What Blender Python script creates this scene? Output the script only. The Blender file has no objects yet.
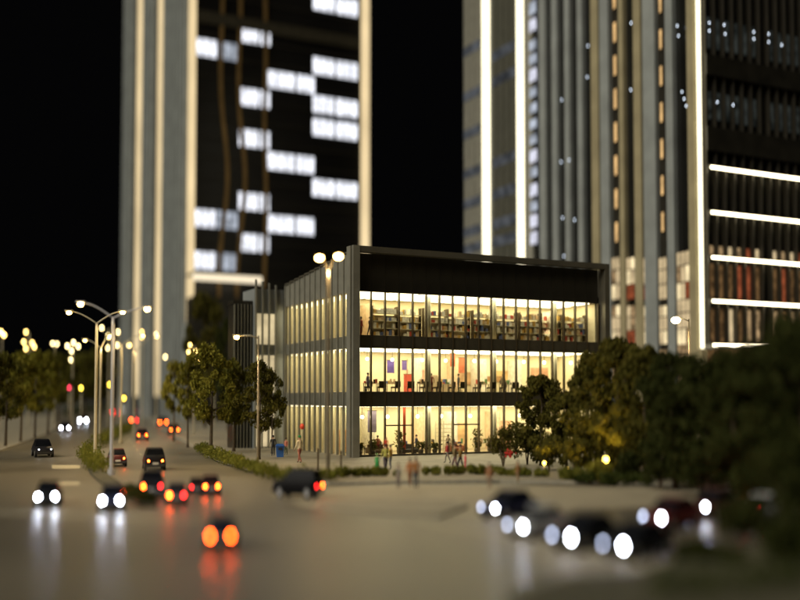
import bpy, bmesh, math, random
from mathutils import Vector, Matrix, Euler
R = math.radians
rng = random.Random(7)
scene = bpy.context.scene
C = scene.collection

# ------------------------------------------------------------------ camera, world, light
FPX, PITCH, SHIFT, CAMH = 1000.0, R(2.5), 0.068, 5.5
cam_data = bpy.data.cameras.new('camera')
cam = bpy.data.objects.new('camera', cam_data); C.objects.link(cam)
cam.location = (0, 0, CAMH); cam.rotation_euler = (R(90) + PITCH, 0, 0)
cam_data.sensor_width = 36.0; cam_data.lens = FPX / 800 * 36.0
cam_data.shift_y = SHIFT
cam_data.clip_start = 0.5; cam_data.clip_end = 3000
cam_data.dof.use_dof = True
cam_data.dof.focus_distance = 89.0
cam_data.dof.aperture_fstop = 0.045 / 1.22      # 1.22 m entrance pupil: close-focus look of a scale model
cam_data.dof.aperture_ratio = 1.35
cam_data.dof.aperture_blades = 0
scene.camera = cam
world = bpy.data.worlds.new('World'); scene.world = world; world.use_nodes = True
bg = world.node_tree.nodes['Background']
bg.inputs[0].default_value = (0.55, 0.55, 0.6, 1); bg.inputs[1].default_value = 0.0022
sun_d = bpy.data.lights.new('soft_room_light', 'SUN'); sun_d.energy = 2.7; sun_d.angle = R(50); sun_d.color = (1.0, 0.92, 0.76)
sun = bpy.data.objects.new('soft_room_light', sun_d); C.objects.link(sun)
sun.rotation_euler = Vector((0.62, 0.50, -0.66)).to_track_quat('-Z', 'Y').to_euler()
scene.view_settings.view_transform = 'Standard'; scene.view_settings.look = 'None'
scene.view_settings.gamma = 1; scene.view_settings.exposure = 0.0; scene.view_settings.use_curve_mapping = False
scene.render.engine = 'CYCLES'
scene.cycles.use_denoising = True
scene.cycles.use_adaptive_sampling = False
scene.cycles.max_bounces = 6; scene.cycles.diffuse_bounces = 3; scene.cycles.glossy_bounces = 3
scene.cycles.transparent_max_bounces = 12; scene.cycles.transmission_bounces = 2
scene.cycles.sample_clamp_indirect = 3.0
scene.cycles.caustics_reflective = False; scene.cycles.caustics_refractive = False

_F = Vector((0, math.cos(PITCH), math.sin(PITCH))); _U = Vector((0, -math.sin(PITCH), math.cos(PITCH)))
def ray(px, py):
    return _F + Vector((1, 0, 0)) * ((px - 400) / FPX) + _U * ((300 + SHIFT * 800 - py) / FPX)
def G(px, py, z=0.0):                       # photo pixel -> point on the ground (height z)
    d = ray(px, py); k = (z - CAMH) / d.z
    return Vector((d.x * k, d.y * k, z))
def P(px, py, D):                           # photo pixel -> point at distance D
    d = ray(px, py); k = D / d.y
    return Vector((d.x * k, D, CAMH + d.z * k))
def GD(px, D):
    p = P(px, 420, D); return Vector((p.x, D, 0))

# ------------------------------------------------------------------ materials
def mat(name, col, rough=0.6, metal=0.0, var=0.18, scale=3.0, bump=0.0, bscale=40, spec=0.5, rvar=0.0):
    m = bpy.data.materials.new(name); m.use_nodes = True
    nt = m.node_tree; b = nt.nodes['Principled BSDF']
    b.inputs['Roughness'].default_value = rough; b.inputs['Metallic'].default_value = metal
    b.inputs['Specular IOR Level'].default_value = spec
    tc = nt.nodes.new('ShaderNodeTexCoord'); n = nt.nodes.new('ShaderNodeTexNoise')
    n.inputs['Scale'].default_value = scale; n.inputs['Detail'].default_value = 6
    nt.links.new(tc.outputs['Object'], n.inputs['Vector'])
    r = nt.nodes.new('ShaderNodeValToRGB')
    r.color_ramp.elements[0].position = 0.3; r.color_ramp.elements[1].position = 0.7
    r.color_ramp.elements[0].color = tuple(c * (1 - var) for c in col) + (1,)
    r.color_ramp.elements[1].color = tuple(min(1, c * (1 + var)) for c in col) + (1,)
    nt.links.new(n.outputs['Fac'], r.inputs['Fac']); nt.links.new(r.outputs['Color'], b.inputs['Base Color'])
    if rvar:
        mr = nt.nodes.new('ShaderNodeMapRange'); mr.inputs['To Min'].default_value = rough - rvar; mr.inputs['To Max'].default_value = rough + rvar
        nt.links.new(n.outputs['Fac'], mr.inputs['Value']); nt.links.new(mr.outputs['Result'], b.inputs['Roughness'])
    if bump:
        n2 = nt.nodes.new('ShaderNodeTexNoise'); n2.inputs['Scale'].default_value = bscale; n2.inputs['Detail'].default_value = 4
        nt.links.new(tc.outputs['Object'], n2.inputs['Vector'])
        bp = nt.nodes.new('ShaderNodeBump'); bp.inputs['Strength'].default_value = bump; bp.inputs['Distance'].default_value = 0.02
        nt.links.new(n2.outputs['Fac'], bp.inputs['Height']); nt.links.new(bp.outputs['Normal'], b.inputs['Normal'])
    return m
def emit(name, col, s, var=0.0, scale=2.0):
    m = bpy.data.materials.new(name); m.use_nodes = True; nt = m.node_tree
    nt.nodes.remove(nt.nodes['Principled BSDF'])
    e = nt.nodes.new('ShaderNodeEmission'); e.inputs[0].default_value = (*col, 1); e.inputs[1].default_value = s
    nt.links.new(e.outputs[0], nt.nodes['Material Output'].inputs['Surface'])
    if var:
        tc = nt.nodes.new('ShaderNodeTexCoord'); n = nt.nodes.new('ShaderNodeTexNoise'); n.inputs['Scale'].default_value = scale
        nt.links.new(tc.outputs['Object'], n.inputs['Vector'])
        mr = nt.nodes.new('ShaderNodeMapRange'); mr.inputs['From Min'].default_value = 0.3; mr.inputs['From Max'].default_value = 0.7
        mr.inputs['To Min'].default_value = s * (1 - var); mr.inputs['To Max'].default_value = s * (1 + var)
        nt.links.new(n.outputs['Fac'], mr.inputs['Value']); nt.links.new(mr.outputs['Result'], e.inputs[1])
    return m
def glass(name, tint=(0.95, 0.95, 0.9), refl=0.08):
    m = bpy.data.materials.new(name); m.use_nodes = True; nt = m.node_tree
    nt.nodes.remove(nt.nodes['Principled BSDF'])
    t = nt.nodes.new('ShaderNodeBsdfTransparent'); t.inputs[0].default_value = (*tint, 1)
    g = nt.nodes.new('ShaderNodeBsdfGlossy'); g.inputs['Roughness'].default_value = 0.04; g.inputs[0].default_value = (.9, .9, .9, 1)
    lw = nt.nodes.new('ShaderNodeLayerWeight'); lw.inputs[0].default_value = .25
    fr = nt.nodes.new('ShaderNodeMath'); fr.operation = 'MULTIPLY'; fr.inputs[1].default_value = .35
    nt.links.new(lw.outputs['Facing'], fr.inputs[0])
    mx = nt.nodes.new('ShaderNodeMixShader')
    nt.links.new(fr.outputs[0], mx.inputs[0]); nt.links.new(t.outputs[0], mx.inputs[1]); nt.links.new(g.outputs[0], mx.inputs[2])
    nt.links.new(mx.outputs[0], nt.nodes['Material Output'].inputs['Surface'])
    return m
def leafmat(name, a, b, c, trans=0.3):
    m = bpy.data.materials.new(name); m.use_nodes = True; nt = m.node_tree
    nt.nodes.remove(nt.nodes['Principled BSDF'])
    tc = nt.nodes.new('ShaderNodeTexCoord'); n = nt.nodes.new('ShaderNodeTexNoise')
    n.inputs['Scale'].default_value = 1.6; n.inputs['Detail'].default_value = 8; n.inputs['Roughness'].default_value = 0.75
    nt.links.new(tc.outputs['Object'], n.inputs['Vector'])
    r = nt.nodes.new('ShaderNodeValToRGB'); e = r.color_ramp.elements
    e[0].position = .3; e[0].color = (*a, 1); e[1].position = .75; e[1].color = (*c, 1)
    k = r.color_ramp.elements.new(.52); k.color = (*b, 1)
    nt.links.new(n.outputs['Fac'], r.inputs['Fac'])
    d = nt.nodes.new('ShaderNodeBsdfDiffuse'); t = nt.nodes.new('ShaderNodeBsdfTranslucent'); mx = nt.nodes.new('ShaderNodeMixShader')
    mx.inputs[0].default_value = trans
    nt.links.new(r.outputs[0], d.inputs[0]); nt.links.new(r.outputs[0], t.inputs[0])
    nt.links.new(d.outputs[0], mx.inputs[1]); nt.links.new(t.outputs[0], mx.inputs[2])
    nt.links.new(mx.outputs[0], nt.nodes['Material Output'].inputs['Surface'])
    return m
M = {
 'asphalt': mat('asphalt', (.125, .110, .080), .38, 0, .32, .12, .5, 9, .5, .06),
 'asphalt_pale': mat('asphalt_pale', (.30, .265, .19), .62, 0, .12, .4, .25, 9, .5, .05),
 'paving': mat('paving', (.25, .225, .165), .6, 0, .15, .5, .2, 8),
 'ground': mat('dark_ground', (.05, .05, .035), .9, 0, .3, .2),
 'kerb': mat('kerb', (.30, .28, .22), .7, 0, .15, 2),
 'line': mat('road_paint', (.42, .38, .26), .6, 0, .3, 6),
 'soil': mat('soil', (.06, .055, .03), .9, 0, .3, 2),
 'fin': mat('fin_aluminium', (.27, .265, .22), .45, .3, .12, .8),
 'fin_dark': mat('fin_dark', (.085, .085, .065), .5, .2, .15, .8),
 'pier': mat('grey_pier', (.30, .325, .32), .5, .2, .15, .25),
 'pier_tan': mat('tan_pier', (.38, .33, .20), .5, .2, .15, .25),
 'cap': mat('cap_metal', (.13, .12, .09), .45, .3, .15, .6),
 'dark_panel': mat('dark_panel', (.022, .020, .015), .35, 0, .3, .5),
 'spandrel': mat('spandrel', (.05, .043, .026), .5, 0, .3, .8),
 'mullion': mat('bronze_mullion', (.075, .055, .028), .45, .3, .2, 2),
 'slab': mat('slab', (.35, .32, .25), .7), 'cream': mat('cream_wall', (.84, .76, .54), .7, 0, .10, .4),
 'int_floor': mat('interior_floor', (.45, .37, .24), .4, 0, .2, .6),
 'column': mat('column_plaster', (.70, .66, .50), .6, 0, .08, 1),
 'black_glass': mat('black_glass', (.010, .010, .009), .22, 0, .3, .1),
 'tower_glass': mat('tower_glass', (.012, .011, .010), .3, 0, .4, .05),
 'dark_rib': mat('dark_rib', (.032, .028, .02), .5, 0, .2, .4),
 'reflection': mat('reflection_brown', (.30, .19, .07), .4, .4, .25, .3),  # brown tone of light strips mirrored in the tower glass
 'pole': mat('pole_metal', (.55, .49, .34), .45, .2, .12, 1), 'pole_grey': mat('pole_grey', (.55, .55, .58), .45, .2, .1, 1),
 'side_band': mat('side_band', (.16,.155,.12), .5, .2, .15, .8), 'pole_dark': mat('pole_dark', (.16,.13,.08), .5, .2, .15, 1), 'bark': mat('bark', (.075, .055, .03), .85, 0, .35, 5, .4, 12),
 'tyre': mat('tyre', (.02, .02, .02), .8), 'rim': mat('rim', (.5, .5, .5), .35, .8), 'car_glass': mat('car_glass', (.006, .007, .009), .2, spec=.12),
 'blackbox': mat('signal_housing', (.03, .03, .03), .5), 'plate': mat('plate', (.6, .6, .55), .5),
 'g_front': glass('clear_glass'), 
}
E = {
 'ceil': emit('ceiling_panel', (1, .88, .58), 6.4), 'ceil_top': emit('ceiling_panel_top', (1, .88, .58), 6.0),
 'cream_led': emit('cream_led', (1, .77, .43), .9, .15, .06), 'white_led': emit('white_led', (1, .90, .62), 2.4, .1, .2),
 'strip_led': emit('strip_led', (1, .86, .56), 10), 'canopy_led': emit('canopy_led', (1, .85, .60), 1.3),
 'win': emit('lit_window', (.90, .92, 1.0), 1.35, .3, .5), 'win_dim': emit('dim_window', (.75, .82, .95), .55, .5, .5),
 'win_pale': emit('pale_window', (.85, .86, 1.0), .85, .35, .5), 'strip_faint': emit('faint_strip', (.62, .66, .72), .10, .6, .4),
 'amber': emit('amber_window', (1, .62, .26), .85, .2, .6), 'shop': emit('shop_window', (1, .76, .43), .62, .3, .35),
 'shop2': emit('shop_window_soft', (1, .66, .33), .28, .7, 1.1), 'shop_dim': emit('shop_window_dim', (1, .55, .22), .10, .7, 1.3),
 'shop_red': emit('shop_window_red', (1, .25, .10), .22, .5, 1), 'curtain': emit('glowing_curtain', (1, .80, .45), .62, .3, .5),
 'dot': emit('led_dot', (.75, .85, 1), 5), 'warm': emit('warm_lamp', (1, .60, .17), 40), 'globe': emit('globe_lamp', (1, .66, .19), 13),
 'globe_w': emit('globe_lamp_white', (1, .78, .36), 14), 'head': emit('headlight', (.80, .86, 1), 110), 'head_s': emit('headlight_small', (.86, .92, 1), 22),
 'head_off': M['rim'], 'head_dim': emit('headlight_dim', (.66, .74, 1), 10), 'tail': emit('tail_light', (1, .066, .006), 125), 'tail_dim': emit('tail_light_dim', (1, .022, .02), 24),
 'faint_row': emit('faint_row', (.8,.9,.8), .022, .7, .8), 'shop_hot': emit('shop_window_bright', (1, .80, .46), 1.0, .25, .4), 'pendant': emit('pendant_lamp', (1,.86,.6), 9), 'sig_y': emit('signal_amber', (1, .66, .06), 14), 'sig_r': emit('signal_red', (1, .05, .10), 7), 'garden': emit('garden_bulb', (1, .62, .06), 22),
}
L = {
 'lamplit': leafmat('leaf_lamplit', (.08, .085, .014), (.27, .25, .04), (.55, .47, .10)),  # golden lamplight on the foliage put into the leaf colour
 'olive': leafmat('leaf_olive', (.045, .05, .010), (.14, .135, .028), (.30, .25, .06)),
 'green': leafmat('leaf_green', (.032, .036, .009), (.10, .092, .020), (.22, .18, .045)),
 'dark': leafmat('leaf_unlit', (.015, .019, .006), (.042, .050, .015), (.095, .092, .028), .25),  # lack of light on the foliage put into the leaf colour
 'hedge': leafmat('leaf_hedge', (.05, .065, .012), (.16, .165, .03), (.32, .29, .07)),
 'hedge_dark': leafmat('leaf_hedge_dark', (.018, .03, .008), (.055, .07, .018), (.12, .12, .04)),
}
# ------------------------------------------------------------------ mesh helpers
class MB:
    def __init__(s): s.v = []; s.f = []; s.m = []; s.mi = 0
    def add(s, vs, fs):
        o = len(s.v); s.v += [tuple(v) for v in vs]; s.f += [tuple(i + o for i in f) for f in fs]; s.m += [s.mi] * len(fs); return s
    def box(s, x0, x1, y0, y1, z0, z1):
        return s.add([(x0,y0,z0),(x1,y0,z0),(x1,y1,z0),(x0,y1,z0),(x0,y0,z1),(x1,y0,z1),(x1,y1,z1),(x0,y1,z1)],
                     [(0,3,2,1),(4,5,6,7),(0,1,5,4),(1,2,6,5),(2,3,7,6),(3,0,4,7)])
    def tube(s, pts, rad, n=8, cap=True):
        pts = [Vector(p) for p in pts]
        if not hasattr(rad, '__len__'): rad = [rad] * len(pts)
        vs = []; fs = []
        for i, p in enumerate(pts):
            t = (pts[min(i+1, len(pts)-1)] - pts[max(i-1, 0)]).normalized()
            a = t.orthogonal() if abs(t.z) < .95 else Vector((1,0,0)) - t * t.x
            a.normalize(); b = t.cross(a)
            vs += [p + (a * math.cos(2*math.pi*k/n) + b * math.sin(2*math.pi*k/n)) * rad[i] for k in range(n)]
        for i in range(len(pts)-1):
            for k in range(n): fs.append((i*n+k, i*n+(k+1)%n, (i+1)*n+(k+1)%n, (i+1)*n+k))
        if cap: fs.append(tuple(range(n))[::-1]); fs.append(tuple((len(pts)-1)*n+k for k in range(n)))
        return s.add(vs, fs)
    def ball(s, c, r, n=10, m=6):
        rx, ry, rz = r if hasattr(r, '__len__') else (r, r, r)
        vs = [(c[0], c[1], c[2]-rz)]
        for j in range(1, m):
            a = math.pi*j/m
            vs += [(c[0]+rx*math.sin(a)*math.cos(2*math.pi*k/n), c[1]+ry*math.sin(a)*math.sin(2*math.pi*k/n), c[2]-rz*math.cos(a)) for k in range(n)]
        vs.append((c[0], c[1], c[2]+rz)); fs = []
        for k in range(n): fs.append((0, 1+(k+1)%n, 1+k))
        for j in range(m-2):
            for k in range(n): fs.append((1+j*n+k, 1+j*n+(k+1)%n, 1+(j+1)*n+(k+1)%n, 1+(j+1)*n+k))
        t = 1+(m-1)*n; b = 1+(m-2)*n
        for k in range(n): fs.append((b+k, b+(k+1)%n, t))
        return s.add(vs, fs)
    def loft(s, rings, cap=True):
        n = len(rings[0]); vs = [p for r in rings for p in r]; fs = []
        for i in range(len(rings)-1):
            for k in range(n): fs.append((i*n+k, i*n+(k+1)%n, (i+1)*n+(k+1)%n, (i+1)*n+k))
        if cap: fs.append(tuple(range(n))[::-1]); fs.append(tuple((len(rings)-1)*n+k for k in range(n)))
        return s.add(vs, fs)
    def mesh(s, name, mats, smooth=False):
        me = bpy.data.meshes.new(name); me.from_pydata(s.v, [], s.f)
        for m in (mats if isinstance(mats, (list, tuple)) else [mats]): me.materials.append(m)
        me.polygons.foreach_set('material_index', s.m)
        if smooth: me.polygons.foreach_set('use_smooth', [True] * len(me.polygons))
        me.update(); return me
    def build(s, name, mats, parent=None, smooth=False):
        return inst(name, s.mesh(name, mats, smooth), parent)
def inst(name, me, parent=None, loc=(0,0,0), scale=None, rz=0):
    o = bpy.data.objects.new(name, me); C.objects.link(o); o.parent = parent; o.location = loc
    if scale: o.scale = scale
    if rz: o.rotation_euler.z = rz
    return o
def tag(o, label=None, cat=None, group=None, kind=None):
    if label: o['label'] = label
    if cat: o['category'] = cat
    if group: o['group'] = group
    if kind: o['kind'] = kind
    return o
def thing(name, label, cat, loc=(0,0,0), rz=0, group=None):
    o = bpy.data.objects.new(name, None); C.objects.link(o); o.location = loc; o.rotation_euler.z = rz
    o.empty_display_size = .3
    return tag(o, label, cat, group)
def boxp(name, m, parent, *b): return MB().box(*b).build(name, m, parent)
def sheet(name, pts, z, m, kind='structure', thick=.3):
    n = len(pts); mb = MB()
    vs = [(p[0], p[1], z) for p in pts] + [(p[0], p[1], z - thick) for p in pts]
    mb.add(vs, [tuple(range(n)), tuple(range(2*n-1, n-1, -1))] + [(i, i+n, (i+1)%n+n, (i+1)%n) for i in range(n)])
    o = mb.build(name, m)
    bm = bmesh.new(); bm.from_mesh(o.data); bmesh.ops.recalc_face_normals(bm, faces=bm.faces); bm.to_mesh(o.data); bm.free()
    return tag(o, kind=kind)
ORD = ['first','second','third','fourth','fifth','sixth','seventh','eighth','ninth','tenth','eleventh','twelfth','thirteenth','fourteenth']

# ------------------------------------------------------------------ ground, roads
W = Vector((-.29, .957, 0))                        # direction of the avenue
tag(MB().add([(-900,-20,-.35),(900,-20,-.35),(900,1500,-.35),(-900,1500,-.35)], [(0,1,2,3)]).build('ground', M['ground']), kind='structure')
road_pts = [(-70,12),(45,12),(45,64),(2,64.5),(-6,67),(-11,74),(-16,87),(-20,101),(-40,170),(-112,410),(-140,410),(-63,170),(-45.5,110),(-42,99),(-60,86),(-70,84)]
sheet('road', road_pts, 0, M['asphalt'])
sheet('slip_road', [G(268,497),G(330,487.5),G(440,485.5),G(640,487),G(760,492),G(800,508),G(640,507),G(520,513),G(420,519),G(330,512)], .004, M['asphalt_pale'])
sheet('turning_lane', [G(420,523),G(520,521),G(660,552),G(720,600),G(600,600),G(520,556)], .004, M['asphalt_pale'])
isle = [G(318,507.5),G(345,503.5),G(380,501.5),G(452,503),G(468,507.5),G(440,518),G(385,515),G(345,511.5)]
sheet('traffic_island', [p.xy for p in isle], .13, M['paving'])
kk = isle + [isle[0]]
# raised plaza round the glass building, with a kerb
edge = [G(800,489),G(640,485),G(500,482),G(400,483.5),G(330,484.5),G(285,478),G(245,467),G(220,459.5),G(203,452),G(192,446),G(165,429.5),G(130,411)]
plaza = [p.xy for p in edge] + [(-60,420),(-20,330),(60,330),(90,70)]
sheet('plaza_paving', plaza, .14, M['paving'])
def ribbon(name, pts, w, z0, z1, m, kind='structure'):
    mb = MB(); vs = []
    for i, p in enumerate(pts):
        t = (pts[min(i+1,len(pts)-1)] - pts[max(i-1,0)]); t.z = 0; t.normalize(); nn = Vector((-t.y, t.x, 0)) * w/2
        a = p + nn; b = p - nn
        vs.append([(a.x,a.y,z0),(b.x,b.y,z0),(b.x,b.y,z1),(a.x,a.y,z1)])
    mb.loft(vs); o = mb.build(name, m)
    return tag(o, kind=kind)
ribbon('kerb', [p.lerp(sum(isle, Vector())/len(isle), .03) for p in kk[:5]], .2, -.2, .15, M['kerb'])
ribbon('kerb', edge, .25, -.2, .165, M['kerb'])
lkerb = [G(-30,462),G(0,451),G(25,441.5),G(50,432.5),G(62,424)]
sheet('left_pavement', [p.xy for p in lkerb] + [(-78,225),(-110,320),(-170,320),(-170,80),(-90,80)], .12, M['paving'])
ribbon('kerb', lkerb, .25, -.2, .145, M['kerb'])
# median island
isl = [G(88,452),G(93,446),G(113,437),G(132,429),(G(124,424)),G(120,427),G(104,438.5),G(84,449),G(83,458),G(90,474),G(112,493),G(140,507),G(157,508),G(153,501),G(128,490),G(104,473),G(95,461)]
sheet('median_island', [p.xy for p in isl], .13, M['soil'])
# painted bars
for (a, b, c, d) in [((52,465),(80,465),(80,468.5),(52,468.5)), ((58,482),(79,482),(79,485),(58,485)), ((80,446.5),(96,446.5),(96,448.5),(80,448.5))]:
    sheet('road_marking', [G(*a),G(*b),G(*c),G(*d)], .005, M['line'], thick=.02)
for i in range(9):                                   # lane dashes along the right half of the avenue
    p0 = Vector((-23.5, 92, 0)) + W * (i * 9 - 4); p1 = p0 + W * 3; n = Vector((.957, .29, 0)) * .09
    sheet('road_marking', [p0 - n, p0 + n, p1 + n, p1 - n], .005, M['line'], thick=.02)
    p0 = Vector((-36, 98, 0)) + W * (i * 9); p1 = p0 + W * 3
    sheet('road_marking', [p0 - n, p0 + n, p1 + n, p1 - n], .005, M['line'], thick=.02)
ribbon('road_marking', [G(416,521.5),G(470,530),G(540,543),G(610,560),G(650,572)], .32, -.02, .009, M['line'])
ribbon('road_marking', [G(474,514),G(560,520),G(640,528),G(720,534)], .22, -.02, .009, M['line'])
ribbon('road_marking', [G(-10,512),G(60,515),G(140,519),G(200,521)], .3, -.02, .009, M['line'])
sheet('grass_verge', [G(505,600),(2.5,22),(40,22),(40,40),G(800,540),G(700,556),G(640,574),G(570,579)], .12, M['soil'])

# ------------------------------------------------------------------ glass building
AZ = math.atan2(.447, .894)
bld = thing('glass_building', 'three storey lit glass building with dark parapet and grey corner fin', 'building', GD(356, 91), AZ)
BW, BD = 28.5, 20.0
ZT = 19.4
boxp('corner_fin', M['fin'], bld, -.55, .12, -.55, -.25, 0, ZT); boxp('corner_fin', M['fin'], bld, -.75, -.6, -.3, .5, 0, ZT - .05); boxp('corner_fin', M['pier'], bld, -.45, .05, -.2, .6, 0, ZT - .1)
boxp('roof_cap', M['cap'], bld, .13, BW, -.5, .35, 18.85, ZT); boxp('end_fin', M['cap'], bld, 27.95, BW, -.5, 1.0, 0, 18.84)
NB = 19; x0, x1 = .25, 27.7; bw = (x1 - x0) / NB
pan = MB().box(.012, bw - .012, .42, .55, 15.32, 18.84).mesh('parapet_panel', M['dark_panel'])
for i in range(NB): inst('parapet_panel', pan, bld, (x0 + i*bw, (i%3)*.006, 0))
levels = [(.16, 4.7), (6.1, 10.1), (11.3, 15.3)]
mul = MB().box(-.048, .048, .30, .62, .14, 15.3).mesh('mullion', M['mullion'])
for i in range(NB + 1): inst('mullion', mul, bld, (x0 + i*bw, 0, 0))
for k, (a, b) in enumerate(levels):
    pm = MB().box(.05, bw - .05, .50, .52, a + .02, b - .02).mesh('pane', M['g_front'])
    for i in range(NB): inst('pane', pm, bld, (x0 + i*bw, 0, 0))
for z0, z1 in [(4.7, 6.1), (10.1, 11.3)]:
    sp = MB().box(.005, bw - .005, .38, .60, z0, z1).mesh('spandrel_panel', M['spandrel'])
    for i in range(NB): inst('spandrel_panel', sp, bld, (x0 + i*bw, 0, 0))
boxp('base_sill', M['spandrel'], bld, .13, 27.94, .22, .64, .10, .30)
# transoms of the entrance doors
for i0 in (2, 7, 12): boxp('transom', M['mullion'], bld, x0 + i0*bw, x0 + (i0+2)*bw, .4, .56, 2.9, 3.02)
for z0, z1 in [(.02, .15), (4.75, 6.05), (10.15, 11.25), (15.35, 15.7)]: boxp('floor_slab', M['int_floor'], bld, .45, 27.6, .66, 19.3, z0, z1)
for z0, z1 in [(.2, 4.7), (6.1, 10.1), (11.3, 15.3)]:
    boxp('back_wall', M['cream'], bld, 2.5, 27.5, 7.4, 7.6, z0, z1)
    boxp('side_wall', M['cream'], bld, 27.52, 27.7, .7, 19.3, z0, z1)
    boxp('corridor_wall', M['cream'], bld, 2.2, 2.4, 5.0, 19.0, z0, z1)
    boxp('rear_wall', M['cream'], bld, .5, 27.5, 19.32, 19.5, z0, z1)
for x in (.75, 8.2, 15.6, 22.9):
    for (z0, z1) in levels: MB().tube([(x, 1.5, z0-.05), (x, 1.5, z1+.03)], .30, 14).build('column', M['column'], bld, True)
clm = MB().box(-1.5, 1.5, -1.2, 1.2, -.05, 0).mesh('ceiling_light', E['ceil'])
clm2 = MB().box(-1.5, 1.5, -1.2, 1.2, -.05, 0).mesh('ceiling_light', E['ceil_top'])
for k, (a, b) in enumerate(levels):
    zc = b + (.03 if k < 2 else .03)
    for i in range(8):
        for y in (2.05, 5.2): inst('ceiling_light', clm if k < 2 else clm2, bld, (2.0 + i*3.35, y, zc))
    for j in range(4): inst('ceiling_light', clm if k < 2 else clm2, bld, (1.4, 8.0 + j*3.2, zc), (.52, 1.25, 1))
# left side: projecting fins over lit glass
NF = 13
BLIND = leafmat('blind_fabric', (.72,.67,.52), (.78,.73,.58), (.83,.78,.63), .62)
def topz(y): return ZT - .25 - 1.55 * y / 19.0
ys = [1.9 * 0 + 1.35 + i * 1.45 for i in range(NF)]
for i, y in enumerate(ys):
    boxp('fin', M['fin'], bld, -.12, .10, y - .075, y + .075, 0, topz(y))
for i in range(NF):
    ya = ys[i-1] + .11 if i else .62; yb = ys[i] - .11
    zt = topz((ya + yb)/2) - .02
    boxp('upper_panel', M['fin'], bld, .0, .14, ya, yb, 15.32, zt)
    boxp('coping', M['cap'], bld, -.14, .2, ya - .2, yb + .02, zt + .03, zt + .16)
    boxp('spandrel_panel', M['side_band'], bld, .05, .3, ya, yb, 4.72, 6.08); boxp('spandrel_panel', M['side_band'], bld, .05, .3, ya, yb, 10.12, 11.28)
    for (a, b) in levels:
        boxp('pane', M['g_front'], bld, .08, .10, ya, yb, a + .02, b - .02)
        boxp('blind', BLIND, bld, .20, .22, ya + .01, yb - .01, a + .02, b - .02)
boxp('roof', M['dark_panel'], bld, .4, 27.9, .6, 19.6, 15.72, 16.0)
boxp('rear_parapet', M['dark_panel'], bld, .4, 27.9, 19.62, 19.9, 0, 17.6); boxp('end_wall', M['dark_panel'], bld, 27.72, 27.94, 1.02, 19.6, 0, 18.6)
# short return wing with fins
for i, x in enumerate((-.75, -1.5, -2.25, -3.0)): boxp('fin', M['fin'], bld, x - .08, x + .08, 19.6, 19.9, 0, 17.75 + .17 * i)
for i, x in enumerate((-1.12, -1.87, -2.62)):
    for (a, b) in [(.3, 4.7), (6.1, 10.1), (11.3, 14.6)]: boxp('lit_pane', E['curtain'], bld, x - .27, x + .27, 19.86, 19.92, a, b)
boxp('wing_wall', M['pier'], bld, -3.1, .2, 19.95, 24, 0, 17.3)

wing = thing('dark_wing', 'low unlit dark building with thin ribs behind the street trees', 'building', bld.location, AZ)
boxp('wall', M['dark_panel'], wing, -5.2, -3.15, 20.6, 22.6, 0, 15.6); boxp('roof_edge', M['dark_panel'], wing, -5.3, -3.15, 20.4, 22.6, 15.62, 16.0)
for i in range(6): boxp('rib', M['side_band'], wing, -5.2 + i*.36, -5.08 + i*.36, 20.3, 20.6, 0, 15.6)
# interior furnishings
def local(x, y, z=0): 
    u = Vector((.894427, .447214, 0)); v = Vector((-.447214, .894427, 0)); return bld.location + u*x + v*y + Vector((0,0,z))
chair = None
PART = {'white': mat('partition_white', (.82,.80,.72), .7), 'rose': mat('partition_rose', (.78,.60,.42), .7)}
def make_chair(x, y, z, rz, label):
    global chair
    if chair is None:
        t = thing('chair', label, 'chair', local(x,y,z), AZ + rz, 'dark chairs along the middle floor window')
        boxp('seat', M['mullion'], t, -.33, .33, -.3, .3, .36, .52); boxp('backrest', M['mullion'], t, -.33, .33, -.36, -.24, .50, 1.02)
        for sx in (-.29, .29):
            for sy in (-.26, .26): boxp('leg', M['blackbox'], t, sx-.03, sx+.03, sy-.03, sy+.03, 0, .36)
        chair = t; return
    r = chair.copy(); C.objects.link(r); r.location = local(x,y,z); r.rotation_euler.z = AZ + rz; r['label'] = label
    for ch in chair.children: c = ch.copy(); C.objects.link(c); c.parent = r
for i in range(13):
    make_chair(1.75 + i*1.47 + rng.uniform(-.12,.12), 1.05 + rng.uniform(0,.25), 6.06, rng.uniform(-.5,.5) + (0 if i % 2 else .8), f'dark chair on the middle floor, {ORD[i]} from the corner fin')
goods_cols = [mat('goods_%s' % n, c, .6) for n, c in [('red',(.5,.08,.05)),('blue',(.12,.16,.36)),('white',(.8,.77,.68)),('ochre',(.6,.38,.1)),('black',(.04,.035,.03)),('green',(.12,.25,.1)),('tan',(.6,.45,.3))]]
for i in range(9):
    w = 2.6; sx = 2.6 + i*2.75
    t = thing('display_shelf', f'tall shelf of mixed goods on the top floor, {ORD[i]} from the corner fin', 'shelf', local(sx, 1.9 + (i%2)*.5, 11.26), AZ, 'goods shelves on the top floor')
    boxp('back_panel', M['cream'], t, 0, w, .5, .55, 0, 2.1)
    for z in (.1, .8, 1.5, 2.2): boxp('shelf_board', M['column'], t, 0, w, 0, .49, z, z + .06)
    for x in (-.05, w): boxp('upright', M['mullion'], t, x, x + .05, 0, .55, 0, 2.95)
    g = MB()
    for z in (.16, .86, 1.56, 2.26):
        x = .05
        while x < w - .2:
            ww = rng.uniform(.1, .34); g.mi = rng.choice([0,1,2,2,2,2,2,3,3,6,6,6])
            if rng.random() < .85: g.box(x, min(x + ww, w-.02), .05, .42, z, z + rng.uniform(.25, .6))
            x += ww + .03
    tag(g.build('goods', goods_cols, t), kind='stuff')
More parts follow.
